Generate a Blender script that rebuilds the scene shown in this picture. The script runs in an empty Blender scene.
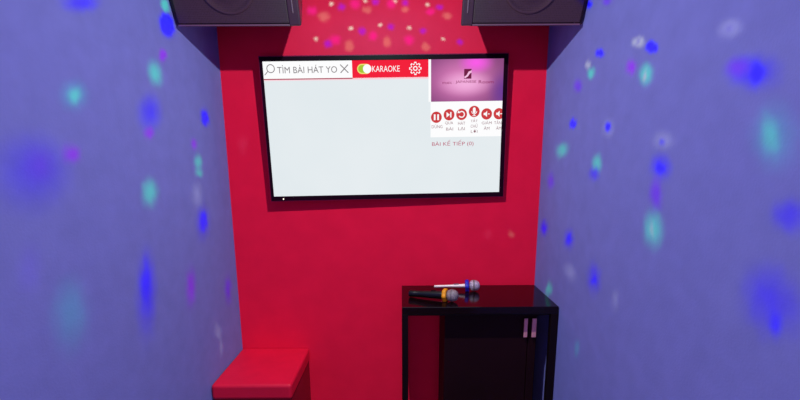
import bpy, bmesh, math
from mathutils import Vector, Matrix, Euler

PI = math.pi
col = bpy.context.scene.collection
EYE = 1.4
XL, XR, YB, YF, ZC = -.855, .706, 2.02, -.75, 2.36
LAMP = Vector((-.075, 1.12, 2.03))

# light spots thrown by the disco lamp: wall, centre, half axes on the wall, inner radius, colour
SPOTS = [
    (0, -0.855, 1.593, 1.98, 0, 0.0365, 0.0195, 0, 0.0166, -0.0253, 0.3, 0.627, 4.538, 1.327),
    (0, -0.855, 1.593, 1.912, 0, 0.0749, 0.0336, 0, 0.0206, -0.0551, 0.2, 0.333, 0.222, 2.428),
    (0, -0.855, 1.593, 1.912, 0, 0.0525, 0.0235, 0, 0.0146, -0.0389, 0.75, 0.032, 0.003, 3.665),
    (0, -0.855, 1.545, 1.796, 0, 0.036, 0.0091, 0, -0.006, -0.0314, 0.3, 2.054, 0.128, 1.992),
    (0, -0.855, 1.177, 1.835, -0, 0.098, 0.0359, -0, -0.0067, -0.0351, 0.1, 0.333, 0.222, 2.428),
    (0, -0.855, 1.483, 1.721, 0, 0.0597, 0.0213, 0, 0.0174, -0.0561, 0, 0.627, 4.538, 1.327),
    (0, -0.855, 1.106, 1.586, 0, 0.0675, 0.0111, 0, -0.0103, -0.0543, 0.1, 0.701, 1.924, 1.19),
    (0, -0.855, 1.106, 1.586, 0, 0.0337, 0.0055, 0, -0.0059, -0.0314, 0, 0.627, 4.538, 1.327),
    (0, -0.855, 1.428, 1.583, 0, 0.0944, 0.0118, 0, -0.017, -0.0892, 0, 0.333, 0.222, 2.428),
    (0, -0.855, 1.409, 1.512, 0, 0.0433, 0.0033, 0, -0.0057, -0.0296, 0.1, 2.054, 0.128, 1.992),
    (0, -0.855, 1.827, 1.612, -0, 0.0622, 0.011, -0, 0.0068, -0.0592, 0.1, 0.333, 0.222, 2.428),
    (0, -0.855, 1.827, 1.608, 0, 0.0414, 0.0072, 0, 0.0047, -0.041, 0.55, 0.032, 0.003, 3.665),
    (0, -0.855, 1.708, 1.49, 0, 0.0366, 0.0018, -0, -0.007, -0.036, 0.1, 2.054, 0.128, 1.992),
    (0, -0.855, 1.728, 1.417, 0, 0.0471, 0.0003, 0, -0.0089, -0.0459, 0, 0.627, 4.538, 1.327),
    (0, -0.855, 1.067, 1.433, 0, 0.0466, 0.0012, 0, -0.0064, -0.0339, 0, 2.054, 0.128, 1.992),
    (0, -0.855, 0.952, 1.393, 0, 0.1435, -0.0017, 0, -0.0229, -0.1218, 0, 0.484, 0.378, 1.752),
    (0, -0.855, 0.968, 1.404, -0, 0.0651, 0, 0, -0.0126, -0.0669, -0.9, 1.123, 0.188, 2.132),
    (0, -0.855, 1.376, 1.313, 0, 0.0666, -0.0044, 0, -0.0127, -0.0666, 0, 0.627, 4.538, 1.327),
    (0, -0.855, 1.727, 1.371, 0, 0.0473, -0.0009, 0, -0.0053, -0.0277, 0, 0.627, 4.538, 1.327),
    (0, -0.855, 1.693, 1.284, 0, 0.0643, -0.0046, 0, -0.0141, -0.073, 0, 2.027, 1.994, 1.422),
    (0, -0.855, 1.722, 1.161, 0, 0.0865, -0.0122, -0, -0.02, -0.1032, 0, 0.333, 0.222, 2.428),
    (0, -0.855, 1.723, 1.165, 0, 0.0433, -0.006, 0, -0.0109, -0.0563, 0.45, 0.032, 0.003, 3.665),
    (0, -0.855, 1.298, 0.989, 0, 0.0732, -0.0234, 0, -0.0383, -0.2004, 0, 0.333, 0.222, 2.428),
    (0, -0.855, 1.298, 1.017, 0, 0.0393, -0.0117, 0, -0.0236, -0.1234, 0.05, 0.032, 0.003, 3.665),
    (0, -0.855, 1.573, 0.918, 0, 0.0579, -0.0179, 0, -0.0221, -0.1146, 0, 2.054, 0.128, 1.992),
    (0, -0.855, 1.908, 0.799, 0, 0.0609, -0.0193, 0, -0.0188, -0.0963, 0, 1.123, 0.188, 2.132),
    (0, -0.855, 0.988, 1.029, -0, 0.0791, -0.0301, 0, -0.0244, -0.1289, 0, 0.701, 1.924, 1.19),
    (0, -0.855, 0.897, 1.17, 0, 0.0426, -0.0111, 0, -0.016, -0.0849, 0, 1.066, 0.913, 1.339),
    (0, -0.855, 1.766, 0.639, 0, 0.0532, -0.0231, -0, -0.0088, -0.0454, 0, 2.027, 1.994, 1.422),
    (0, -0.855, 1.782, 0.557, -0, 0.0218, -0.0104, 0, -0.012, -0.0615, 0.2, 2.027, 1.994, 1.422),
    (2, -0.314, 2.02, 2.136, 0.013, 0, -0.0001, -0.0004, 0, -0.0102, 0.3, 1.593, 97.013, 17.258),
    (2, -0.156, 2.02, 2.148, 0.013, 0, -0.0001, -0.0002, 0, -0.0102, 0.3, 1.593, 97.013, 17.258),
    (2, -0.017, 2.02, 2.147, 0.013, 0, -0.0001, -0.0001, 0, -0.0102, 0.3, 1.593, 97.013, 17.258),
    (2, 0.131, 2.02, 2.13, 0.013, 0, -0.0001, 0.0001, 0, -0.0085, 0.3, 1.593, 97.013, 17.258),
    (2, -0.224, 2.02, 2.032, 0.0142, 0, -0.0001, -0.0003, 0, -0.0115, 0.3, 1.593, 97.013, 17.258),
    (2, -0.088, 2.02, 2.045, 0.012, 0, -0.0001, -0.0001, 0, -0.0097, 0.3, 1.593, 97.013, 17.258),
    (2, 0.047, 2.02, 2.031, 0.0131, 0, -0.0001, -0, 0, -0.0097, 0.3, 1.593, 97.013, 17.258),
    (2, -0.39, 2.02, 1.985, 0.0151, 0, -0.0001, -0.0005, 0, -0.0123, 0.2, 1.593, 97.013, 17.258),
    (2, 0.207, 2.02, 1.987, 0.0135, 0, -0.0046, -0.0031, 0, -0.0082, 0.3, 1.593, 97.013, 17.258),
    (2, -0.349, 2.02, 2.081, 0.035, 0, -0.0002, -0.0012, 0, -0.0301, 0.3, 1.236, 17.115, 3.603),
    (2, -0.148, 2.02, 2.11, 0.0279, 0, -0.0001, -0.0004, 0, -0.0214, 0.3, 1.236, 17.115, 3.603),
    (2, 0.029, 2.02, 2.109, 0.0232, 0, -0.0001, -0, 0, -0.0171, 0.3, 1.236, 17.115, 3.603),
    (2, 0.225, 2.02, 2.082, 0.0264, 0, -0.009, -0.0077, 0, -0.0202, 0.3, 1.236, 17.115, 3.603),
    (2, -0.234, 2.02, 1.954, 0.0283, 0, -0.0001, -0.0009, 0, -0.0331, 0.4, 1.236, 17.115, 3.603),
    (2, -0.056, 2.02, 1.97, 0.0236, 0, -0.0001, -0.0003, 0, -0.0308, 0.4, 1.236, 17.115, 3.603),
    (2, 0.127, 2.02, 1.948, 0.026, 0, -0.0001, 0.0002, 0, -0.0265, 0.4, 1.236, 17.115, 3.603),
    (2, -0.404, 2.02, 2.107, 0.0349, 0, -0.0002, -0.0013, 0, -0.03, 0.1, 1.593, 2.188, 6.31),
    (2, -0.203, 2.02, 2.136, 0.0371, 0, -0.0002, -0.0008, 0, -0.0298, 0.1, 1.593, 2.188, 6.31),
    (2, -0.036, 2.02, 2.135, 0.0325, 0, -0.0002, -0.0003, 0, -0.0298, 0.1, 1.593, 2.188, 6.31),
    (2, 0.147, 2.02, 2.1, 0.0285, 0, -0.0097, -0.0086, 0, -0.0221, 0.2, 1.593, 2.188, 6.31),
    (2, -0.301, 2.02, 1.98, 0.0424, 0, -0.0002, -0.0012, 0, -0.0351, 0.1, 1.593, 2.188, 6.31),
    (2, -0.122, 2.02, 1.997, 0.0305, 0, -0.0001, -0.0005, 0, -0.0306, 0.2, 1.593, 2.188, 6.31),
    (2, 0.047, 2.02, 1.979, 0.0353, 0, -0.0002, -0, 0, -0.0329, 0.1, 1.593, 2.188, 6.31),
    (2, -0.264, 2.02, 2.123, 0.0255, 0, -0.0001, -0.0007, 0, -0.0235, 0.1, 0.727, 1.512, 15.427),
    (2, -0.11, 2.02, 2.144, 0.0255, 0, -0.0001, -0.0003, 0, -0.0213, 0.1, 0.727, 1.512, 15.427),
    (2, 0.029, 2.02, 2.139, 0.0232, 0, -0.0001, -0.0001, 0, -0.0213, 0.1, 0.727, 1.512, 15.427),
    (2, -0.173, 2.02, 2.019, 0.0258, 0, -0.0001, -0.0005, 0, -0.024, 0.1, 0.727, 1.512, 15.427),
    (2, -0.037, 2.02, 2.036, 0.0234, 0, -0.0001, -0.0002, 0, -0.0217, 0.1, 0.727, 1.512, 15.427),
    (2, -0.335, 2.02, 1.963, 0.0283, 0, -0.0001, -0.001, 0, -0.0264, 0.1, 0.727, 1.512, 15.427),
    (2, 0.113, 2.02, 2.018, 0.0235, 0, -0.0001, 0.0001, 0, -0.0196, 0.1, 0.727, 1.512, 15.427),
    (2, 0.189, 2.02, 2.121, 0.0232, 0, -0.0001, 0.0002, 0, -0.0171, 0.1, 0.727, 1.512, 15.427),
    (2, 0.288, 2.02, 1.969, 0.0236, 0, -0.0001, 0.0004, 0, -0.0198, 0.1, 0.727, 1.512, 15.427),
    (2, -0.77, 2.02, 1.501, 0.0394, 0, -0.0002, -0.0051, 0, -0.0672, 0, 1.082, 2.446, 1.731),
    (2, 0.451, 2.02, 1.05, 0.0359, 0, -0.0002, 0.0011, 0, -0.0312, 0, 1.082, 2.446, 1.731),
    (2, 0.569, 2.02, 1.049, 0.0205, 0, -0.0001, 0.0009, 0, -0.0208, 0, 1.236, 17.115, 3.603),
    (1, 0.706, 1.616, 1.984, 0, -0.0467, -0.017, 0, -0.0048, -0.028, 0, 0.333, 0.222, 2.428),
    (1, 0.706, 1.616, 1.984, 0, -0.0299, -0.0109, 0, -0.0031, -0.018, 0.55, 0.032, 0.003, 3.665),
    (1, 0.706, 1.478, 1.943, 0, -0.0469, -0.0173, 0, -0.0031, -0.0183, 0.1, 1.123, 0.188, 2.132),
    (1, 0.706, 1.498, 1.783, 0, -0.0574, -0.0148, 0, -0.0039, -0.0227, 0, 0.333, 0.222, 2.428),
    (1, 0.706, 1.498, 1.783, 0, -0.0369, -0.0095, 0, -0.0026, -0.0152, 0.65, 0.032, 0.003, 3.665),
    (1, 0.706, 1.266, 1.754, 0, -0.0466, -0.0132, 0, -0.0039, -0.0223, 0.2, 3.586, 3.591, 1.479),
    (1, 0.706, 1.266, 1.754, 0, -0.0175, -0.0049, 0, -0.0017, -0.0096, 0, 1.066, 0.913, 1.339),
    (1, 0.706, 1.195, 1.721, 0, -0.047, -0.0173, 0, 0.0031, -0.0218, 0.1, 0.333, 0.222, 2.428),
    (1, 0.706, 1.195, 1.721, 0, -0.033, -0.0153, 0, 0.0071, -0.0129, 0.75, 0.032, 0.003, 3.665),
    (1, 0.706, 1.291, 1.69, 0, -0.0429, -0.0097, 0, -0.0057, -0.0329, 0.1, 2.054, 0.128, 1.992),
    (1, 0.706, 1.209, 1.652, 0, -0.0486, -0.0149, 0, 0.0057, -0.0398, 0.1, 0.627, 4.538, 1.327),
    (1, 0.706, 1.213, 1.648, 0, -0.0136, -0.0041, 0, 0.0033, -0.0229, 0, 3.586, 3.591, 1.479),
    (1, 0.706, 1.586, 1.764, 0, -0.037, -0.0086, 0, -0.0041, -0.0242, 0, 3.586, 3.591, 1.479),
    (1, 0.706, 1.556, 1.729, 0, -0.0445, -0.0129, 0, 0.007, -0.0286, 0.1, 0.627, 4.538, 1.327),
    (1, 0.706, 1.661, 1.703, 0, -0.0613, -0.0113, 0, -0.0065, -0.0384, 0, 1.123, 0.188, 2.132),
    (1, 0.706, 1.684, 1.564, 0, -0.0585, -0.01, 0, 0.0078, -0.029, 0, 0.333, 0.222, 2.428),
    (1, 0.706, 1.684, 1.564, 0, -0.0426, -0.0072, 0, 0.0058, -0.0215, 0.55, 0.032, 0.003, 3.665),
    (1, 0.706, 1.398, 1.52, 0, -0.0516, -0.0045, 0, -0.0076, -0.0439, 0.1, 2.027, 1.994, 1.422),
    (1, 0.706, 1.399, 1.523, 0, -0.0369, -0.0033, 0, -0.0044, -0.0256, 0.1, 0.333, 0.222, 2.428),
    (1, 0.706, 1.399, 1.523, 0, -0.0219, -0.0048, 0, 0.0059, -0.0151, 0.55, 0.032, 0.003, 3.665),
    (1, 0.706, 1.778, 1.46, 0, -0.0927, -0.0161, 0, 0.0337, -0.0427, 0, 0.627, 4.538, 1.327),
    (1, 0.706, 1.455, 1.403, 0, -0.0568, -0.0003, 0, -0.008, -0.0464, 0, 0.627, 4.538, 1.327),
    (1, 0.706, 1.471, 1.364, 0, -0.0583, 0.0013, 0, -0.0061, -0.0354, 0, 0.333, 0.222, 2.428),
    (1, 0.706, 1.101, 1.462, 0, -0.0644, -0.0039, 0, -0.0061, -0.0348, 0, 2.027, 1.994, 1.422),
    (1, 0.706, 1.104, 1.457, -0, -0.0231, -0.0013, 0, -0.002, -0.0116, 0, 0.333, 0.222, 2.428),
    (1, 0.706, 1.099, 1.391, 0, -0.0649, 0.0003, 0, -0.0087, -0.0498, 0.1, 0.333, 0.222, 2.428),
    (1, 0.706, 1.098, 1.388, 0, -0.0233, -0.0024, 0, 0.0021, -0.0202, 0.55, 0.032, 0.003, 3.665),
    (1, 0.706, 0.919, 1.684, 0, -0.0455, -0.0052, 0, -0.0142, -0.0297, 0.1, 2.027, 1.994, 1.422),
    (1, 0.706, 0.921, 1.683, 0, -0.0154, -0.0048, 0, -0.0016, -0.0092, 0, 1.066, 0.913, 1.339),
    (1, 0.706, 0.851, 1.582, 0, -0.0855, -0.0187, 0, -0.0088, -0.05, 0.1, 0.333, 0.222, 2.428),
    (1, 0.706, 0.886, 1.598, 0, -0.0462, -0.0105, 0, -0.0052, -0.0293, 0, 1.123, 0.188, 2.132),
    (1, 0.706, 0.836, 1.575, -0, -0.0207, -0.0087, 0, 0.0036, -0.0231, 0.45, 0.032, 0.003, 3.665),
    (1, 0.706, 0.778, 1.452, 0, -0.0688, -0.0049, 0, -0.0152, -0.0859, 0, 0.701, 1.924, 1.19),
    (1, 0.706, 0.784, 1.451, 0, -0.029, 0.0026, 0, -0.0198, -0.0535, -0.2, 0.627, 4.538, 1.327),
    (1, 0.706, 1.883, 1.323, -0, -0.0685, 0.0027, 0, -0.0093, -0.0556, 0, 1.123, 0.188, 2.132),
    (1, 0.706, 1.105, 1.318, 0, -0.0427, 0.003, 0, -0.0114, -0.0656, 0, 1.123, 0.188, 2.132),
    (1, 0.706, 1.102, 1.221, 0, -0.0623, 0.0099, 0, -0.0126, -0.0726, 0, 0.627, 4.538, 1.327),
    (1, 0.706, 1.106, 1.22, 0, -0.0117, 0.0032, 0, -0.0163, -0.0343, -0.2, 3.586, 3.591, 1.479),
    (1, 0.706, 1.937, 1.093, 0, -0.0888, 0.0139, -0, -0.0098, -0.0585, 0, 0.333, 0.222, 2.428),
    (1, 0.706, 1.937, 1.093, 0, -0.0444, 0.007, -0, -0.0045, -0.0266, 0.25, 0.032, 0.003, 3.665),
    (1, 0.706, 1.643, 1.092, -0, -0.0749, 0.0139, -0, -0.01, -0.0589, 0, 0.333, 0.222, 2.428),
    (1, 0.706, 1.643, 1.092, -0, -0.0374, 0.0069, -0, -0.0046, -0.0272, 0.45, 0.032, 0.003, 3.665),
    (1, 0.706, 1.407, 0.991, 0, -0.0719, 0.0207, 0, -0.0142, -0.083, 0, 0.333, 0.222, 2.428),
    (1, 0.706, 1.406, 0.984, 0, -0.0239, 0.007, 0, -0.0041, -0.0237, 0.45, 0.032, 0.003, 3.665),
    (1, 0.706, 1.61, 0.959, 0, -0.0668, 0.0295, 0, -0.0515, -0.0393, 0, 2.027, 1.994, 1.422),
    (1, 0.706, 1.256, 0.956, 0, -0.0386, 0.0135, 0, -0.0092, -0.0536, -0.2, 2.027, 1.994, 1.422),
    (1, 0.706, 1.824, 0.817, -0, -0.0597, 0.0126, 0, 0.0266, -0.0609, 0, 0.627, 4.538, 1.327),
    (1, 0.706, 1.496, 0.68, 0, -0.0373, 0.0179, 0, -0.0074, -0.0435, 0, 0.701, 1.924, 1.19),
    (1, 0.706, 0.721, 1.307, 0, -0.0489, 0.0061, 0, -0.0076, -0.0432, 0, 0.333, 0.222, 2.428),
    (1, 0.706, 0.73, 1.143, 0, -0.0653, 0.0561, 0, -0.06, -0.0748, 0, 0.333, 0.222, 2.428),
    (1, 0.706, 0.71, 1.104, 0, -0.0208, 0.0086, 0, -0.0058, -0.0326, 0.05, 0.032, 0.003, 3.665),
]


# ---------------------------------------------------------------- helpers
def lin(c):
    return tuple((v/255/12.92) if v/255 <= .04045 else ((v/255+.055)/1.055)**2.4 for v in c)

def node(nt, kind, **kw):
    n = nt.nodes.new(kind)
    for k, v in kw.items():
        setattr(n, k, v)
    return n

def mat(name, rgb, rough=.5, spec=.5, metal=0., noise=0., nscale=8., bump=0., bscale=200., coat=0.):
    m = bpy.data.materials.new(name)
    m.use_nodes = True
    nt = m.node_tree
    b = nt.nodes['Principled BSDF']
    c = lin(rgb)
    b.inputs['Base Color'].default_value = (*c, 1)
    b.inputs['Roughness'].default_value = rough
    b.inputs['Specular IOR Level'].default_value = spec
    b.inputs['Metallic'].default_value = metal
    b.inputs['Coat Weight'].default_value = coat
    b.inputs['Coat Roughness'].default_value = .05
    tc = node(nt, 'ShaderNodeTexCoord')
    if noise:
        n = node(nt, 'ShaderNodeTexNoise')
        n.inputs['Scale'].default_value = nscale
        n.inputs['Detail'].default_value = 5
        nt.links.new(tc.outputs['Object'], n.inputs['Vector'])
        r = node(nt, 'ShaderNodeMapRange')
        r.inputs['From Min'].default_value = .3
        r.inputs['From Max'].default_value = .7
        r.inputs['To Min'].default_value = 1-noise
        r.inputs['To Max'].default_value = 1+noise
        nt.links.new(n.outputs['Fac'], r.inputs['Value'])
        mx = node(nt, 'ShaderNodeVectorMath', operation='SCALE')
        mx.inputs[0].default_value = c
        nt.links.new(r.outputs['Result'], mx.inputs['Scale'])
        nt.links.new(mx.outputs['Vector'], b.inputs['Base Color'])
    if bump:
        n2 = node(nt, 'ShaderNodeTexNoise')
        n2.inputs['Scale'].default_value = bscale
        n2.inputs['Detail'].default_value = 3
        nt.links.new(tc.outputs['Object'], n2.inputs['Vector'])
        bp = node(nt, 'ShaderNodeBump')
        bp.inputs['Strength'].default_value = bump
        bp.inputs['Distance'].default_value = .002
        nt.links.new(n2.outputs['Fac'], bp.inputs['Height'])
        nt.links.new(bp.outputs['Normal'], b.inputs['Normal'])
    return m

def emis(name, rgb, strength=1.):
    m = bpy.data.materials.new(name)
    m.use_nodes = True
    nt = m.node_tree
    nt.nodes.clear()
    e = node(nt, 'ShaderNodeEmission')
    e.inputs['Color'].default_value = (*lin(rgb), 1)
    e.inputs['Strength'].default_value = strength
    o = node(nt, 'ShaderNodeOutputMaterial')
    nt.links.new(e.outputs[0], o.inputs[0])
    return m

def new_bm():
    return bmesh.new()

def add_box(bm, lo, hi, bevel=0., seg=2, M=None):
    t = bmesh.new()
    bmesh.ops.create_cube(t, size=1)
    for v in t.verts:
        v.co = Vector([(lo[i]+hi[i])/2 + v.co[i]*(hi[i]-lo[i]) for i in range(3)])
    if bevel:
        bmesh.ops.bevel(t, geom=t.edges[:], offset=bevel, segments=seg, profile=.5, affect='EDGES')
    merge(bm, t, M)

def merge(bm, t, M=None):
    if M is not None:
        t.transform(M)
    me = bpy.data.meshes.new('tmp')
    t.to_mesh(me)
    t.free()
    bm.from_mesh(me)
    bpy.data.meshes.remove(me)

def add_prism(bm, pts, x0, x1, bevel=0., seg=2, M=None):
    """profile in the YZ plane swept along X"""
    t = bmesh.new()
    a = [t.verts.new((x0, y, z)) for y, z in pts]
    b = [t.verts.new((x1, y, z)) for y, z in pts]
    n = len(pts)
    t.faces.new(a)
    t.faces.new(b[::-1])
    for i in range(n):
        t.faces.new((a[i], b[i], b[(i+1) % n], a[(i+1) % n]))
    bmesh.ops.recalc_face_normals(t, faces=t.faces[:])
    if bevel:
        bmesh.ops.bevel(t, geom=t.edges[:], offset=bevel, segments=seg, profile=.5, affect='EDGES')
    merge(bm, t, M)

def add_lathe(bm, prof, seg=32, M=None, caps=True):
    """profile (r, z) turned about Z"""
    t = bmesh.new()
    rings = []
    for r, z in prof:
        if r < 1e-6:
            rings.append([t.verts.new((0, 0, z))])
        else:
            rings.append([t.verts.new((r*math.cos(2*PI*i/seg), r*math.sin(2*PI*i/seg), z)) for i in range(seg)])
    for p, q in zip(rings, rings[1:]):
        for i in range(seg):
            j = (i+1) % seg
            if len(p) == 1 and len(q) > 1:
                t.faces.new((p[0], q[i], q[j]))
            elif len(q) == 1 and len(p) > 1:
                t.faces.new((p[i], q[0], p[j]))
            elif len(p) > 1:
                t.faces.new((p[i], q[i], q[j], p[j]))
    if caps:
        for rg, flip in ((rings[0], 1), (rings[-1], 0)):
            if len(rg) > 1:
                t.faces.new(rg[::-1] if flip else rg)
    bmesh.ops.recalc_face_normals(t, faces=t.faces[:])
    merge(bm, t, M)

def flat_poly(bm, pts, y=0.):
    """flat polygon in the XZ plane facing -Y"""
    vs = [bm.verts.new((x, y, z)) for x, z in pts]
    f = bm.faces.new(vs)
    f.normal_update()
    if f.normal.y > 0:
        f.normal_flip()

def flat_ring(bm, cx, cz, r0, r1, y=0., seg=40, a0=0., a1=2*PI):
    full = abs(a1-a0-2*PI) < 1e-6
    n = seg
    pts = []
    for i in range(n if full else n+1):
        a = a0+(a1-a0)*i/n
        pts.append((math.cos(a), math.sin(a)))
    A = [bm.verts.new((cx+c*r0, y, cz+s*r0)) for c, s in pts]
    B = [bm.verts.new((cx+c*r1, y, cz+s*r1)) for c, s in pts]
    m = len(pts)
    for i in range(m if full else m-1):
        j = (i+1) % m
        bm.faces.new((A[i], A[j], B[j], B[i]))

def disc_pts(cx, cz, r, seg=36):
    return [(cx+r*math.cos(2*PI*i/seg), cz+r*math.sin(2*PI*i/seg)) for i in range(seg)]

def rect_pts(x0, z0, x1, z1):
    return [(x0, z0), (x1, z0), (x1, z1), (x0, z1)]

def obj(name, bm, material, parent=None, smooth=False, label=None):
    me = bpy.data.meshes.new(name)
    bm.to_mesh(me)
    bm.free()
    me.materials.append(material)
    if smooth:
        me.polygons.foreach_set('use_smooth', [True]*len(me.polygons))
        me.update()
    o = bpy.data.objects.new(name, me)
    col.objects.link(o)
    if parent:
        o.parent = parent
    if label:
        o['label'] = label
    return o

def thing(name, label, cat, loc=(0, 0, 0), rot=None, group=None):
    o = bpy.data.objects.new(name, None)
    col.objects.link(o)
    o.empty_display_size = .1
    if isinstance(rot, Matrix):
        o.matrix_world = Matrix.Translation(loc) @ rot.to_4x4()
    else:
        o.location = loc
        if rot:
            o.rotation_euler = rot
    o['label'] = label
    o['category'] = cat
    if group:
        o['group'] = group
    return o

def struct(name, bm, m, parent=None):
    o = obj(name, bm, m, parent)
    if not parent:
        o['kind'] = 'structure'
    return o

def text_mesh(bm, s, x0, z0, x1, z1, y):
    """lettering stretched into the box x0..x1, z0..z1 of the XZ plane"""
    cu = bpy.data.curves.new('lettering', 'FONT')
    cu.body = s
    cu.resolution_u = 3
    o = bpy.data.objects.new('lettering', cu)
    col.objects.link(o)
    bpy.context.view_layer.update()
    dg = bpy.context.evaluated_depsgraph_get()
    me = bpy.data.meshes.new_from_object(o.evaluated_get(dg))
    xs = [v.co.x for v in me.vertices]
    ys = [v.co.y for v in me.vertices]
    ax, bx, ay, by = min(xs), max(xs), min(ys), max(ys)
    for v in me.vertices:
        v.co = (x0+(v.co.x-ax)/(bx-ax)*(x1-x0), y, z0+(v.co.y-ay)/(by-ay)*(z1-z0))
    bm.from_mesh(me)
    bpy.data.objects.remove(o)
    bpy.data.curves.remove(cu)
    bpy.data.meshes.remove(me)

# ---------------------------------------------------------------- materials
M_lilac = mat('lilac painted plaster', (120, 124, 199), rough=.8, spec=.04, noise=.05, nscale=14, bump=.25, bscale=160)
M_red = mat('red painted plaster', (236, 28, 66), rough=.8, spec=0., noise=.04, nscale=9, bump=.2, bscale=130)
M_floor = mat('dark vinyl floor', (60, 52, 58), rough=.5, noise=.15, nscale=6)
M_ceil = mat('grey ceiling paint', (120, 110, 140), rough=.9, spec=.1, noise=.03)
M_bead = mat('pale corner bead', (150, 95, 160), rough=.6, spec=.2, noise=.03)
M_black = mat('black lacquered board', (20, 6, 10), rough=.12, spec=.3, noise=.15, nscale=5)
M_blackmatt = mat('black laminate', (18, 6, 11), rough=.5, spec=.15, noise=.15, nscale=6)
M_inner = mat('dark cabinet front', (30, 7, 14), rough=.6, spec=.12, noise=.2, nscale=4)
M_chrome = mat('chrome with painted pink reflection', (235, 160, 168), rough=.4, metal=.3, noise=.05, nscale=60)  # pink reflection on the handles is put into the base colour
M_spk = mat('black speaker vinyl', (50, 32, 42), rough=.55, spec=.35, noise=.1, nscale=40, bump=.4, bscale=300)
M_cap = mat('glossy speaker end cap', (74, 40, 56), rough=.35, spec=.5, noise=.08, nscale=20)
M_edge = mat('speaker edge trim', (128, 88, 108), rough=.4, spec=.5, noise=.05)
M_bench = mat('red leatherette', (222, 18, 58), rough=.5, spec=.3, noise=.05, nscale=12, bump=.3, bscale=220)
M_benchbase = mat('dark red bench board', (150, 10, 40), rough=.6, spec=.2, noise=.08)
M_bezel = mat('black glossy plastic', (30, 5, 22), rough=.5, spec=.03, noise=.1, nscale=10)
M_rim = mat('rim with painted highlight', (130, 24, 66), rough=.5, spec=.05, noise=.08, nscale=30)  # pinkish highlight along the rim is put into its colour
M_back = mat('black plastic housing', (14, 12, 16), rough=.6, noise=.1)
M_handle_black = mat('black microphone body', (16, 15, 18), rough=.3, spec=.5, noise=.1, nscale=50)
M_handle_highlight = mat('microphone body painted as highlight', (245, 225, 225), rough=.28, spec=.6, noise=.03, nscale=50)  # bright highlight along the handle is put into this white colour
M_mesh = mat('grey steel mesh', (160, 148, 150), rough=.4, metal=.3, noise=.25, nscale=160, bump=.9, bscale=900)
M_mesh2 = mat('silver steel mesh', (205, 188, 208), rough=.35, metal=.3, noise=.22, nscale=150, bump=.9, bscale=900)
M_band = mat('grey steel band', (120, 108, 114), rough=.4, spec=.4, noise=.1, nscale=80)
M_yellow = mat('yellow rubber', (250, 165, 20), rough=.5, spec=.4, noise=.05, nscale=60)
M_blue = mat('blue rubber', (28, 34, 190), rough=.5, spec=.4, noise=.05, nscale=60)

# speaker cloth: a fine perforated grille
def grille_mat():
    m = mat('perforated speaker grille', (92, 68, 86), rough=.55, spec=.3)
    nt = m.node_tree
    b = nt.nodes['Principled BSDF']
    tc = nt.nodes['Texture Coordinate']
    v = node(nt, 'ShaderNodeTexVoronoi')
    v.inputs['Scale'].default_value = 170
    v.inputs['Randomness'].default_value = .15
    nt.links.new(tc.outputs['Object'], v.inputs['Vector'])
    r = node(nt, 'ShaderNodeMapRange')
    r.inputs['From Min'].default_value = .2
    r.inputs['From Max'].default_value = .5
    nt.links.new(v.outputs['Distance'], r.inputs['Value'])
    mx = node(nt, 'ShaderNodeMix', data_type='RGBA')
    mx.inputs['A'].default_value = (*lin((56, 36, 46)), 1)
    mx.inputs['B'].default_value = (*lin((80, 54, 66)), 1)
    nt.links.new(r.outputs['Result'], mx.inputs['Factor'])
    nt.links.new(mx.outputs['Result'], b.inputs['Base Color'])
    return m
M_grille = grille_mat()

# ---------------------------------------------------------------- the room
T = .1
b = new_bm(); add_box(b, (XL-T, YF-T, 0), (XL, YB+T, ZC)); struct('wall_left', b, M_lilac)
b = new_bm(); add_box(b, (XR, YF-T, 0), (XR+T, YB+T, ZC)); struct('wall_right', b, M_lilac)
b = new_bm(); add_box(b, (XL, YB, 0), (XR, YB+T, ZC)); struct('wall_back', b, M_red)
b = new_bm(); add_box(b, (XL, YF-T, 0), (XR, YF, ZC)); struct('wall_front', b, M_lilac)
b = new_bm(); add_box(b, (XL-T, YF-T, -T), (XR+T, YB+T, 0)); struct('floor', b, M_floor)
b = new_bm(); add_box(b, (XL-T, YF-T, ZC), (XR+T, YB+T, ZC+T)); struct('ceiling', b, M_ceil)
for nm, x in (('trim_1', XL+.0015), ('trim_2', XR-.0015)):
    b = new_bm(); add_box(b, (x-.0015, YB-.003, 0), (x+.0015, YB, ZC), .0006, 1); struct(nm, b, M_bead)

# ---------------------------------------------------------------- television
R_tv = Matrix(((.9996, -.02528, -.01234), (.02474, .99882, -.04169), (.01338, .04136, .99905)))
tv = thing('television', 'large black flat screen television on the red wall showing a karaoke song search page', 'television', (-.0662, 1.965, 1.5656), R_tv @ Matrix.Diagonal((1.0129, 1.0129, 1.0129)))
W, H = 1.1306/2, .6471/2
SX0, SX1, SZ0, SZ1 = -.546, .5474, -.303, .3047
WL = .558
b = new_bm()
for lo, hi in (((-WL, -.008, SZ1), (W, .012, H)), ((-WL, -.008, -H), (W, .012, SZ0)), ((-WL, -.008, SZ0), (SX0, .012, SZ1)), ((SX1, -.008, SZ0), (W, .012, SZ1))):
    add_box(b, lo, hi)
bmesh.ops.remove_doubles(b, verts=b.verts[:], dist=1e-5)
obj('bezel', b, M_bezel, tv)
b = new_bm()
for lo, hi in (((-WL-.003, -.006, H), (W+.003, .014, H+.004)), ((-WL-.003, -.006, -H), (-WL, .014, H)), ((W, -.006, -H), (W+.003, .014, H)), ((-WL-.003, -.006, -H-.003), (W+.003, .014, -H))):
    add_box(b, lo, hi)
obj('rim', b, M_rim, tv, label='thin rim around the black frame with a painted pinkish highlight')
b = new_bm()
add_box(b, (-WL+.01, .012, -H+.01), (W-.01, .019, H-.01), .003)
add_box(b, (-.32, .018, -.24), (.32, .027, .12), .004)
obj('housing', b, M_back, tv)
b = new_bm()
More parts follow.
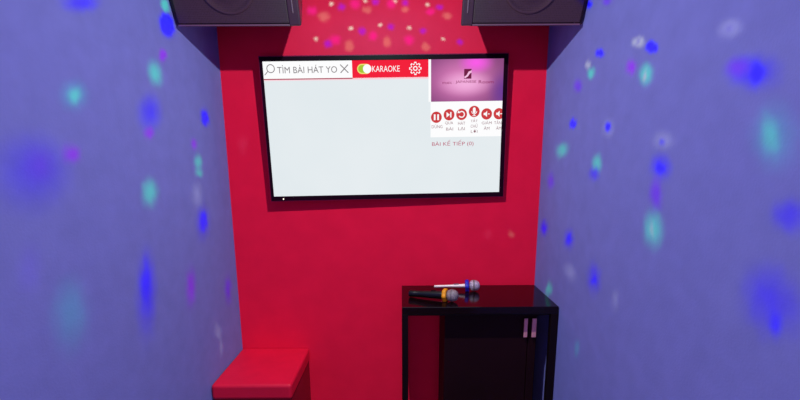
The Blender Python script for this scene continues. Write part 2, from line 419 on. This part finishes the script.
add_box(b, (-.16, .027, -.1), (.16, .048, -.02), .002, 1)
obj('wall_bracket', b, M_back, tv)
b = new_bm()
add_lathe(b, [(0, .0012), (.0026, .001), (.0034, 0), (.0034, -.002)], 14, Matrix.Translation((-.5, -.008, -.3155)) @ Matrix.Rotation(PI/2, 4, 'X'))
obj('power_light', b, emis('white led', (255, 240, 225), 1.6), tv, label='tiny white power light')

SY = -.001
def screen_main():
    m = bpy.data.materials.new('lit screen page')
    m.use_nodes = True
    nt = m.node_tree; nt.nodes.clear()
    tc = node(nt, 'ShaderNodeTexCoord')
    n = node(nt, 'ShaderNodeTexNoise'); n.inputs['Scale'].default_value = 3
    nt.links.new(tc.outputs['Object'], n.inputs['Vector'])
    mx = node(nt, 'ShaderNodeMix', data_type='RGBA')
    mx.inputs['A'].default_value = (*lin((222, 232, 236)), 1)
    mx.inputs['B'].default_value = (*lin((234, 239, 242)), 1)
    nt.links.new(n.outputs['Fac'], mx.inputs['Factor'])
    e = node(nt, 'ShaderNodeEmission')
    nt.links.new(mx.outputs['Result'], e.inputs['Color'])
    o = node(nt, 'ShaderNodeOutputMaterial')
    nt.links.new(e.outputs[0], o.inputs[0])
    return m
b = new_bm(); add_box(b, (SX0, SY, SZ0), (SX1, .011, SZ1)); screen = obj('screen', b, screen_main(), tv)

E_white = emis('screen white', (253, 253, 254))
E_red = emis('screen red', (243, 34, 60))
E_btn = emis('screen button red', (205, 62, 66))
E_pinkl = emis('screen pink rule', (168, 60, 84))
E_pinkg = emis('screen pink glow', (250, 214, 222))
E_grey = emis('screen grey lettering', (128, 122, 126))
E_dgrey = emis('screen dark lettering', (150, 112, 122))
E_rose = emis('screen rose lettering', (186, 78, 108))
E_green = emis('screen green', (166, 200, 54))
E_maroon = emis('screen maroon', (112, 32, 70))
E_logo = emis('screen logo lettering', (140, 24, 84))
def lay(n):
    return SY - .0006*n
def flat(name, mtl, polys, n, parent=screen, label=None):
    b = new_bm()
    for p in polys:
        flat_poly(b, p, lay(n))
    return obj(name, b, mtl, parent, label=label)
def words(name, mtl, items, n, label):
    b = new_bm()
    for s, x0, z0, x1, z1 in items:
        text_mesh(b, s, x0, z0, x1, z1, lay(n))
    return obj(name, b, mtl, screen, label=label)

flat('header_glow', E_pinkg, [rect_pts(SX0, .222, .203, .2305)], 1, label='pale pink glow under the header')
flat('search_bar', E_white, [rect_pts(SX0, .2305, -.1445, SZ1)], 1, label='white search bar')
flat('header_rule', E_pinkl, [rect_pts(SX0, .2265, -.1445, .231)], 2, label='thin dark pink line under the search bar')
flat('header_bar', E_red, [rect_pts(-.1445, .228, .2025, SZ1)], 1, label='red header bar')
flat('divider', E_white, [rect_pts(.2025, .1215, .2143, SZ1)], 1, label='white strip beside the video preview')
# magnifier
b = new_bm()
flat_ring(b, -.5115, .2745, .0150, .0188, lay(2))
flat_poly(b, [(-.527, .2635), (-.5245, .2610), (-.5385, .2465), (-.541, .249)], lay(2))
obj('search_icon', b, E_grey, screen, label='grey magnifier icon')
words('search_text', E_grey, [('T\u00ccM B\u00c0I H\u00c1T YO', -.4828, .2535, -.2127, .2885)], 2, 'grey words TÌM BÀI HÁT YO')
def stroke(p, q, w):
    d = (Vector(q)-Vector(p)).normalized(); n = Vector((-d.y, d.x))*w/2
    return [tuple(Vector(p)+n), tuple(Vector(p)-n), tuple(Vector(q)-n), tuple(Vector(q)+n)]
b = new_bm()
flat_poly(b, stroke((-.1975, .2525), (-.1625, .2875), .0042), lay(2))
flat_poly(b, stroke((-.1975, .2875), (-.1625, .2525), .0042), lay(3))
obj('clear_icon', b, E_grey, screen, label='grey cross icon')
# toggle
def pill(x0, x1, cz, r, k=14):
    p = [(x1-r+r*math.cos(-PI/2+PI*i/k), cz+r*math.sin(-PI/2+PI*i/k)) for i in range(k+1)]
    return p+[(x0+r+r*math.cos(PI/2+PI*i/k), cz+r*math.sin(PI/2+PI*i/k)) for i in range(k+1)]
flat('toggle_switch', emis('toggle yellow', (240, 226, 120)), [pill(-.122, -.0585, .268, .0215)], 2, label='yellow edged toggle pill')
flat('toggle_fill', E_green, [pill(-.117, -.066, .268, .0165)], 3, label='green fill of the toggle')
flat('toggle_knob', E_white, [disc_pts(-.0765, .268, .019)], 4, label='white knob of the toggle')
words('karaoke_text', E_white, [('KARAOKE', -.054, .2545, .0715, .2805)], 2, 'white word KARAOKE')
# gear
b = new_bm()
gp, gq = [], []
for i in range(8):
    for da, r in ((-.27, .0215), (-.17, .0285), (.17, .0285), (.27, .0215)):
        a = 2*PI*i/8+da
        gp.append((math.cos(a)*r, math.sin(a)*r)); gq.append((math.cos(a)*(r-.0055), math.sin(a)*(r-.0055)))
A = [b.verts.new((.1426+x, lay(2), .2672+z)) for x, z in gp]; B = [b.verts.new((.1426+x, lay(2), .2672+z)) for x, z in gq]
for i in range(len(A)):
    j = (i+1) % len(A); b.faces.new((A[i], A[j], B[j], B[i]))
flat_ring(b, .1426, .2672, .006, .0105, lay(2), 24)
obj('settings_icon', b, E_white, screen, label='white gear icon')

# preview picture: soft pink glow on purple
def preview_mat():
    m = bpy.data.materials.new('pink video preview')
    m.use_nodes = True
    nt = m.node_tree; nt.nodes.clear()
    tc = node(nt, 'ShaderNodeTexCoord')
    def blob(cx, cz, sx, sz):
        mp = node(nt, 'ShaderNodeMapping', vector_type='TEXTURE')
        mp.inputs['Location'].default_value = (cx, 0, cz); mp.inputs['Scale'].default_value = (sx, 1000, sz)
        nt.links.new(tc.outputs['Object'], mp.inputs['Vector'])
        ln = node(nt, 'ShaderNodeVectorMath', operation='LENGTH')
        nt.links.new(mp.outputs[0], ln.inputs[0])
        r = node(nt, 'ShaderNodeMapRange', interpolation_type='SMOOTHSTEP')
        r.inputs['From Min'].default_value = 1; r.inputs['From Max'].default_value = 0
        nt.links.new(ln.outputs['Value'], r.inputs['Value'])
        return r.outputs['Result']
    last = None
    base = (*lin((140, 74, 128)), 1)
    for (c, p) in (((222, 128, 190), (.36, .215, .23, .15)), ((243, 175, 222), (.375, .2, .15, .07)), ((250, 92, 232), (.42, .29, .10, .06)), ((112, 62, 150), (.55, .16, .09, .13))):
        mx = node(nt, 'ShaderNodeMix', data_type='RGBA')
        nt.links.new(blob(*p), mx.inputs['Factor'])
        if last is None:
            mx.inputs['A'].default_value = base
        else:
            nt.links.new(last, mx.inputs['A'])
        mx.inputs['B'].default_value = (*lin(c), 1)
        last = mx.outputs['Result']
    e = node(nt, 'ShaderNodeEmission')
    nt.links.new(last, e.inputs['Color'])
    o = node(nt, 'ShaderNodeOutputMaterial')
    nt.links.new(e.outputs[0], o.inputs[0])
    return m
flat('video_preview', preview_mat(), [rect_pts(.2143, .1215, SX1, SZ1)], 1, label='pink and purple video preview')
flat('preview_emblem', E_maroon, [rect_pts(.366, .220, .400, .262)], 2, label='small maroon square emblem')
flat('emblem_swoosh', emis('swoosh pink', (246, 190, 228)), [[(.366, .228), (.378, .236), (.386, .250), (.400, .256), (.400, .246), (.392, .242), (.384, .230), (.370, .2215)]], 3, label='pale diagonal swoosh')
words('preview_text', E_logo, [('music :', .267, .1985, .321, .2105), ('JAPANESE', .327, .1985, .423, .2125), ('Room', .434, .1985, .503, .2125)], 2, 'small dark pink lettering JAPANESE')

flat('button_panel', E_white, [rect_pts(.2118, -.0385, SX1, .1215)], 1, label='white panel of round buttons')
BT = [(.2391, .0522), (.2986, .0625), (.3574, .0634), (.4163, .0755), (.475, .0634), (.533, .0634)]
R0 = .0255
for i, (x, z) in enumerate(BT):
    pts = disc_pts(x, z, R0)
    if i == 5:
        a = math.acos((SX1-x)/R0)
        pts = [(x+R0*math.cos(a+(2*PI-2*a)*k/30), z+R0*math.sin(a+(2*PI-2*a)*k/30)) for k in range(31)]
    bt = flat('button', E_btn, [pts], 2)
    bt['label'] = ['round red pause button', 'round red skip button', 'round red replay button', 'round red microphone button', 'round red volume down button', 'round red volume up button cut off by the screen edge'][i]
x, z = BT[0]
flat('pause_icon', E_white, [rect_pts(x-.012, z-.013, x-.004, z+.013), rect_pts(x+.004, z-.013, x+.012, z+.013)], 3, label='white pause bars')
x, z = BT[1]
flat('skip_icon', E_white, [[(x-.012, z-.012), (x-.012, z+.012), (x+.004, z)], rect_pts(x+.005, z-.012, x+.011, z+.012)], 3, label='white skip arrow')
x, z = BT[2]
b = new_bm(); flat_ring(b, x, z, .0105, .0155, lay(3), 26, -2.6, 2.2); flat_poly(b, [(x-.020, z+.006), (x-.006, z+.006), (x-.014, z+.018)], lay(3))
obj('replay_icon', b, E_white, screen, label='white circular arrow')
x, z = BT[3]
b = new_bm(); flat_poly(b, pill(0, .026, 0, .0065), lay(3))
for v in b.verts: v.co = (x+v.co.z, v.co.y, z-.008+v.co.x)
flat_ring(b, x, z+.001, .0105, .0135, lay(3), 18, PI, 2*PI); flat_poly(b, rect_pts(x-.0018, z-.019, x+.0018, z-.012), lay(3)); flat_poly(b, rect_pts(x-.008, z-.0205, x+.008, z-.018), lay(3))
obj('microphone_icon', b, E_white, screen, label='white microphone icon')
x, z = BT[4]
spk = lambda x, z: [(x-.014, z-.005), (x-.014, z+.005), (x-.007, z+.005), (x+.002, z+.014), (x+.002, z-.014), (x-.007, z-.005)]
flat('volume_down_icon', E_white, [spk(x, z), rect_pts(x+.006, z-.002, x+.014, z+.002)], 3, label='white speaker icon with minus sign')
x, z = BT[5]
flat('volume_up_icon', E_white, [spk(x+.001, z), rect_pts(x+.006, z-.002, SX1, z+.002)], 3, label='white speaker icon cut off by the screen edge')
CAPTIONS = [
    [('D\u1eeaNG', .2425-.0255, .0025, .2425+.0255, .0215)],
    [('QUA', .299-.019, .0175, .299+.019, .0325), ('B\u00c0I', .3016-.0165, -.0085, .3016+.0165, .0085)],
    [('H\u00c1T', .358-.017, .0165, .358+.017, .0335), ('L\u1ea0I', .358-.0155, -.012, .358+.0155, .0062)],
    [('T\u1eaeT', .4169-.0165, .0275, .4169+.0165, .0445), ('CH\u1eee', .4174-.0165, .0025, .4174+.0165, .0205), ('L\u1edcI', .418-.0155, -.0215, .418+.0155, -.004)],
    [('GI\u1ea2M', .4763-.0235, .0165, .4763+.0235, .034), ('\u00c2M', .477-.0135, -.0085, .477+.0135, .0085)],
    [('T\u0102N', .5115, .0165, SX1-.001, .034), ('\u00c2M', .5215, -.0085, SX1-.001, .0085)]]
for c in CAPTIONS:
    words('button_caption', E_dgrey, c, 3, 'small grey words ' + ' '.join(w[0] for w in c))
words('queue_text', E_rose, [('B\u00c0I K\u1ebe TI\u1ebeP (0)', .2189, -.0835, .4167, -.0515)], 2, 'rose words BÀI KẾ TIẾP (0)')

# ---------------------------------------------------------------- loudspeakers
def narrow(b, d):
    for v in b.verts:           # the box tapers towards the wall
        if v.co.y > 0:
            v.co.x *= 1-.2*v.co.y/d

def loudspeaker(name, x0, x1, yb, zb, label, inner):
    w = x1-x0
    t = thing(name, label, 'loudspeaker', ((x0+x1)/2, yb, zb), (math.radians(TILT), 0, 0), 'hanging loudspeakers')
    h, d = .30, .30
    b = new_bm()
    add_prism(b, [(0, 0), (0, h), (d, h-.03), (d, .06), (.05, .004)], -w/2+.03, w/2-.03, .004)
    narrow(b, d)
    obj('cabinet', b, M_spk, t)
    b = new_bm()
    g0, g1 = (-w/2+.012, w/2-.045) if inner > 0 else (-w/2+.045, w/2-.012)
    add_box(b, (g0, -.010, .012), (g1, .002, h-.012), .003)
    gr = obj('grille', b, M_grille, t)
    # rings of the woofer pressing through the cloth
    cx = (g0+g1)/2
    b = new_bm()
    Mx = Matrix.Translation((cx, -.010, .145)) @ Matrix.Rotation(PI/2, 4, 'X')
    add_lathe(b, [(.106, -.002), (.104, .004), (.098, .005), (.092, .001), (.080, -.0004), (.068, .0005), (.052, .003), (.03, .0045), (0, .005)], 48, Mx, caps=False)
    obj('woofer', b, M_grille, t, smooth=True, label='round woofer showing through the grille')
    b = new_bm()
    add_box(b, (g0-.002, -.012, .003), (g1+.002, .004, .0085), .0015, 1)
    obj('bottom_trim', b, M_edge, t, label='thin pale strip along the bottom edge')
    for s in (-1, 1):
        b = new_bm()
        e0, e1 = (-w/2, g0) if s < 0 else (g1, w/2)
        wide = (s == inner)
        add_prism(b, [(-.012 if wide else -.004, .002), (-.012 if wide else -.004, h-.002), (d-.02, h-.034), (d-.02, .058), (.05, .006)], e0, e1, .006, 3)
        narrow(b, d)
        ec = obj('end_cap', b, M_cap if wide else M_spk, t)
        if wide:
            b = new_bm()
            xm = (e0+e1)/2
            add_box(b, (xm-.004, -.016, .045), (xm+.001, -.011, .12), .002, 2)
            obj('upright_strip', b, M_edge, ec, label='slim pale upright strip')  # pale upright strip on the wide end cap
    b = new_bm()
    add_box(b, (-.05, d-.06, .12), (.05, d+.142, .2), .006)
    obj('wall_bracket', b, M_back, t)
    return t
TILT = 24
loudspeaker('loudspeaker', -.849, -.372, 1.655, 1.925, 'dark loudspeaker tilted down in the corner of the red wall and the left lilac wall', 1)
loudspeaker('loudspeaker', .236, .700, 1.655, 1.922, 'dark loudspeaker tilted down in the corner above the black table and the right lilac wall', -1)

# ---------------------------------------------------------------- table with cabinet
ZT = .779
tb = thing('side_table', 'black glossy side table with cabinet doors in the corner carrying two microphones', 'table', (.355, 1.86, 0))
def loc(lo, hi):
    return (lo[0]-.355, lo[1]-1.86, lo[2]), (hi[0]-.355, hi[1]-1.86, hi[2])
def tpart(name, lo, hi, m, bev=.002, parent=tb, label=None):
    b = new_bm(); add_box(b, *loc(lo, hi), bev); return obj(name, b, m, parent, label=label)
TX0, TX1, TY0, TY1 = .0075, .703, 1.688, 2.017
tpart('tabletop', (TX0, TY0, ZT-.034), (TX1, TY1, ZT), M_black, .003)
tpart('apron', (TX0+.004, TY0+.012, ZT-.044), (TX1-.004, TY0+.028, ZT-.034), M_blackmatt, .001)
for x in (TX0, TX1-.032):
    for y in (TY0, TY1-.027):
        tpart('leg', (x, y, 0), (x+(.027 if x < .1 else .032), y+.027, ZT-.034), M_blackmatt)
BX0, BX1, BY0, BY1, BZ0 = .205, .632, 1.752, 1.99, .08
tpart('cabinet_box', (BX0, BY0+.018, BZ0), (BX1, BY1, ZT-.034), M_blackmatt)
hx = .5935
for x0, x1, h0, h1, lb in ((BX0, hx-.0015, .569, .586, 'wide dark cabinet door'), (hx+.0015, BX1, .606, .6265, 'narrow dark cabinet door')):
    dr = tpart('door', (x0, BY0, BZ0+.004), (x1, BY0+.016, ZT-.052), M_inner, .0015, label=lb)
    b = new_bm()
    lo, hi = loc((h0, BY0-.016, .612), (h1, BY0-.008, .704))
    add_box(b, lo, hi, .0025)
    for zz in (.63, .686):
        lo, hi = loc((h0+.005, BY0-.010, zz-.004), (h1-.005, BY0+.002, zz+.004)); add_box(b, lo, hi)
    obj('handle', b, M_chrome, dr, label='upright chrome handle')

# ---------------------------------------------------------------- microphones
def microphone(label, tail, head, r_tail, r_neck, r_head, mb, mm, mr, ring_r):
    tail, head = Vector(tail), Vector(head)
    ax = (head-tail)
    L = ax.length
    q = ax.to_track_quat('Z', 'Y').to_matrix()
    t = thing('microphone', label, 'microphone', tail, q, 'karaoke microphones')
    n = L-.031
    b = new_bm()
    add_lathe(b, [(0, -.010), (r_tail*.7, -.010), (r_tail*.95, -.008), (r_tail, -.003), (r_tail, .02), (r_tail*.94, .024), (r_tail*.96, .05), (r_neck*.97, n-.035), (r_neck, n-.004), (r_neck*.9, n+.004), (0, n+.004)], 36)
    body = obj('handle', b, mb, t, smooth=True)
    b = new_bm()
    add_box(b, (-.005, r_neck*.80, n-.075), (.005, r_neck*.80+.004, n-.050), .0015)
    obj('switch', b, M_blackmatt if r_tail > .01 else M_edge, body)
    b = new_bm()
    p = [(r_neck*.96, n+.002), (r_head*.86, n+.008), (r_head*.97, n+.016), (r_head, n+.023)]
    for i in range(1, 10):
        a = PI/2*i/9
        p.append((r_head*math.cos(a)**.8 if i < 9 else 0, n+.023+.031*math.sin(a)))
    add_lathe(b, p, 40)
    hd = obj('head', b, mm, t, smooth=True)
    b = new_bm()
    add_lathe(b, [(r_head*.99, n+.0205), (r_head*1.02, n+.022), (r_head*1.02, n+.027), (r_head*.99, n+.0285)], 40, caps=False)
    obj('band', b, M_band, hd, smooth=True)
    # notched rubber ring
    b = new_bm()
    prof = [(r_neck*.9, n-.018), (ring_r*.9, n-.0185), (ring_r, n-.014), (ring_r, n-.003), (ring_r*.9, n+.0005), (r_neck*.9, n)]
    add_lathe(b, prof, 48, caps=False)
    for v in b.verts:
        rr = math.hypot(v.co.x, v.co.y)
        if rr > r_neck:
            a = math.atan2(v.co.y, v.co.x)
            k = 1 + .07*math.cos(6*a)
            v.co.x *= k; v.co.y *= k
    obj('rubber_ring', b, mr, t, smooth=True)
    return t
microphone('black microphone with a yellow ring at the front of the table', (.052, 1.829, ZT+.0185), (.244, 1.757, ZT+.031), .0165, .0205, .0285, M_handle_black, M_mesh, M_yellow, .0295)
microphone('microphone with a blue ring behind the black one, handle highlight painted white', (.181, 1.9455, ZT+.0165), (.373, 1.915, ZT+.030), .0065, .0095, .0270, M_handle_highlight, M_mesh2, M_blue, .0285)  # thin white handle takes the width of its highlight

# ---------------------------------------------------------------- bench
bn = thing('bench', 'low red padded bench in the corner under the television', 'bench', (-.672, 1.83, 0))
b = new_bm(); add_box(b, (-.181, -.185, .36), (.181, .187, .433), .014, 4); obj('seat', b, M_bench, bn)
b = new_bm(); add_box(b, (-.176, -.170, 0), (.176, .185, .36), .004); obj('base', b, M_benchbase, bn)

# ---------------------------------------------------------------- light
def disco():
    ld = bpy.data.lights.new('disco_light', 'POINT')
    ld.energy = ENERGY
    ld.shadow_soft_size = .007
    ld.use_nodes = True
    nt = ld.node_tree
    nt.nodes.clear()
    tc = node(nt, 'ShaderNodeTexCoord')
    # break up the edges of the spots
    ns = node(nt, 'ShaderNodeTexNoise'); ns.inputs['Scale'].default_value = 55; ns.inputs['Detail'].default_value = 4
    nt.links.new(tc.outputs['Normal'], ns.inputs['Vector'])
    sb = node(nt, 'ShaderNodeVectorMath', operation='SUBTRACT'); sb.inputs[1].default_value = (.5, .5, .5)
    nt.links.new(ns.outputs['Color'], sb.inputs[0])
    sc = node(nt, 'ShaderNodeVectorMath', operation='SCALE'); sc.inputs['Scale'].default_value = .026
    nt.links.new(sb.outputs[0], sc.inputs[0])
    ad = node(nt, 'ShaderNodeVectorMath', operation='ADD')
    nt.links.new(tc.outputs['Normal'], ad.inputs[0]); nt.links.new(sc.outputs[0], ad.inputs[1])
    direction = ad.outputs[0]
    last = None
    def layer(n0, M, sx, sy, inner, rgb, opacity=1.):
        nonlocal last
        mp = node(nt, 'ShaderNodeMapping', vector_type='TEXTURE')
        mp.inputs['Location'].default_value = n0
        mp.inputs['Rotation'].default_value = M.to_euler('XYZ')
        mp.inputs['Scale'].default_value = (sx, sy, 1)
        if last is None:
            nt.links.new(direction, mp.inputs['Vector'])
        else:                       # makes the layers evaluate one after the other
            ch = node(nt, 'ShaderNodeVectorMath', operation='MULTIPLY_ADD')
            ch.inputs[1].default_value = (1e-7, 1e-7, 1e-7)
            nt.links.new(last, ch.inputs[0]); nt.links.new(direction, ch.inputs[2])
            nt.links.new(ch.outputs[0], mp.inputs['Vector'])
        ln = node(nt, 'ShaderNodeVectorMath', operation='LENGTH')
        nt.links.new(mp.outputs[0], ln.inputs[0])
        r = node(nt, 'ShaderNodeMapRange', interpolation_type='SMOOTHSTEP')
        r.inputs['From Min'].default_value = 1.; r.inputs['From Max'].default_value = inner
        r.inputs['To Max'].default_value = opacity
        nt.links.new(ln.outputs['Value'], r.inputs['Value'])
        mx = node(nt, 'ShaderNodeMix', data_type='RGBA')
        nt.links.new(r.outputs['Result'], mx.inputs['Factor'])
        if last is None:
            mx.inputs['A'].default_value = (1, 1, 1, 1)
        else:
            nt.links.new(last, mx.inputs['A'])
        mx.inputs['B'].default_value = (*rgb, 1)
        last = mx.outputs['Result']
    def cone(P, A, B, inner, rgb, opacity=1.):
        P, A, B = Vector(P), Vector(A), Vector(B)
        d = P-LAMP
        r = d.length
        n0 = d/r
        a = (A-n0*A.dot(n0))/r
        bb = (B-n0*B.dot(n0))/r
        # principal axes of the ellipse a cos t + bb sin t
        th = .5*math.atan2(2*a.dot(bb), a.dot(a)-bb.dot(bb))
        u = a*math.cos(th)+bb*math.sin(th)
        v = -a*math.sin(th)+bb*math.cos(th)
        s1, s2 = u.length, v.length
        u.normalize(); v = n0.cross(u).normalized()
        M = Matrix((u, v, n0)).transposed()
        layer(n0, M, s1, s2, inner, rgb, opacity)
    for args in WASHES:
        cone(*args)
    for s in SPOTS:
        cone(s[1:4], s[4:7], s[7:10], s[10], s[11:14])
    fo = node(nt, 'ShaderNodeLightFalloff'); fo.inputs['Strength'].default_value = 1.
    em = node(nt, 'ShaderNodeEmission')
    nt.links.new(last, em.inputs['Color'])
    nt.links.new(fo.outputs[FALLOFF], em.inputs['Strength'])
    out = node(nt, 'ShaderNodeOutputLight')
    nt.links.new(em.outputs[0], out.inputs[0])
    o = bpy.data.objects.new('disco_light', ld)
    col.objects.link(o)
    o.location = LAMP
ENERGY, FALLOFF = 25., 'Constant'
WASHES = [((-.07, YB, 1.98), (.75, 0, 0), (0, 0, .38), -.1, (.96, 4.6, 2.7))]
disco()

def area(name, loc, rot, sx, sy, e, rgb):
    ld = bpy.data.lights.new(name, 'AREA'); ld.shape = 'RECTANGLE'; ld.size = sx; ld.size_y = sy
    ld.energy = e; ld.color = rgb
    o = bpy.data.objects.new(name, ld); col.objects.link(o); o.location = loc; o.rotation_euler = rot
    return o
area('ceiling_fill', (-.07, .1, ZC-.02), (0, 0, 0), .9, .9, 1., (1., .55, .85))  # added soft fill from above, not a known lamp of the room
area('front_fill', (-.07, YF+.02, 1.15), (PI/2, 0, 0), 1.1, 1.3, 5., (1., .62, .8))  # added fill behind the camera to lift shadows, no known source there

w = bpy.data.worlds.new('World'); bpy.context.scene.world = w; w.use_nodes = True
w.node_tree.nodes['Background'].inputs[0].default_value = (.02, .018, .03, 1)

# ---------------------------------------------------------------- camera
cd = bpy.data.cameras.new('camera')
cd.sensor_fit = 'HORIZONTAL'; cd.sensor_width = 36; cd.lens = 18.; cd.shift_y = 38/800
cd.clip_start = .02
cam = bpy.data.objects.new('camera', cd); col.objects.link(cam)
cam.location = (0, 0, EYE)
pitch = math.atan(73/400)
cam.rotation_euler = (Matrix.Rotation(PI/2-pitch, 3, 'X') @ Matrix.Rotation(math.radians(-.3), 3, 'Z')).to_euler()
sc = bpy.context.scene
sc.camera = cam
sc.view_settings.view_transform = 'Standard'
sc.view_settings.look = 'None'
sc.cycles.max_bounces = 6
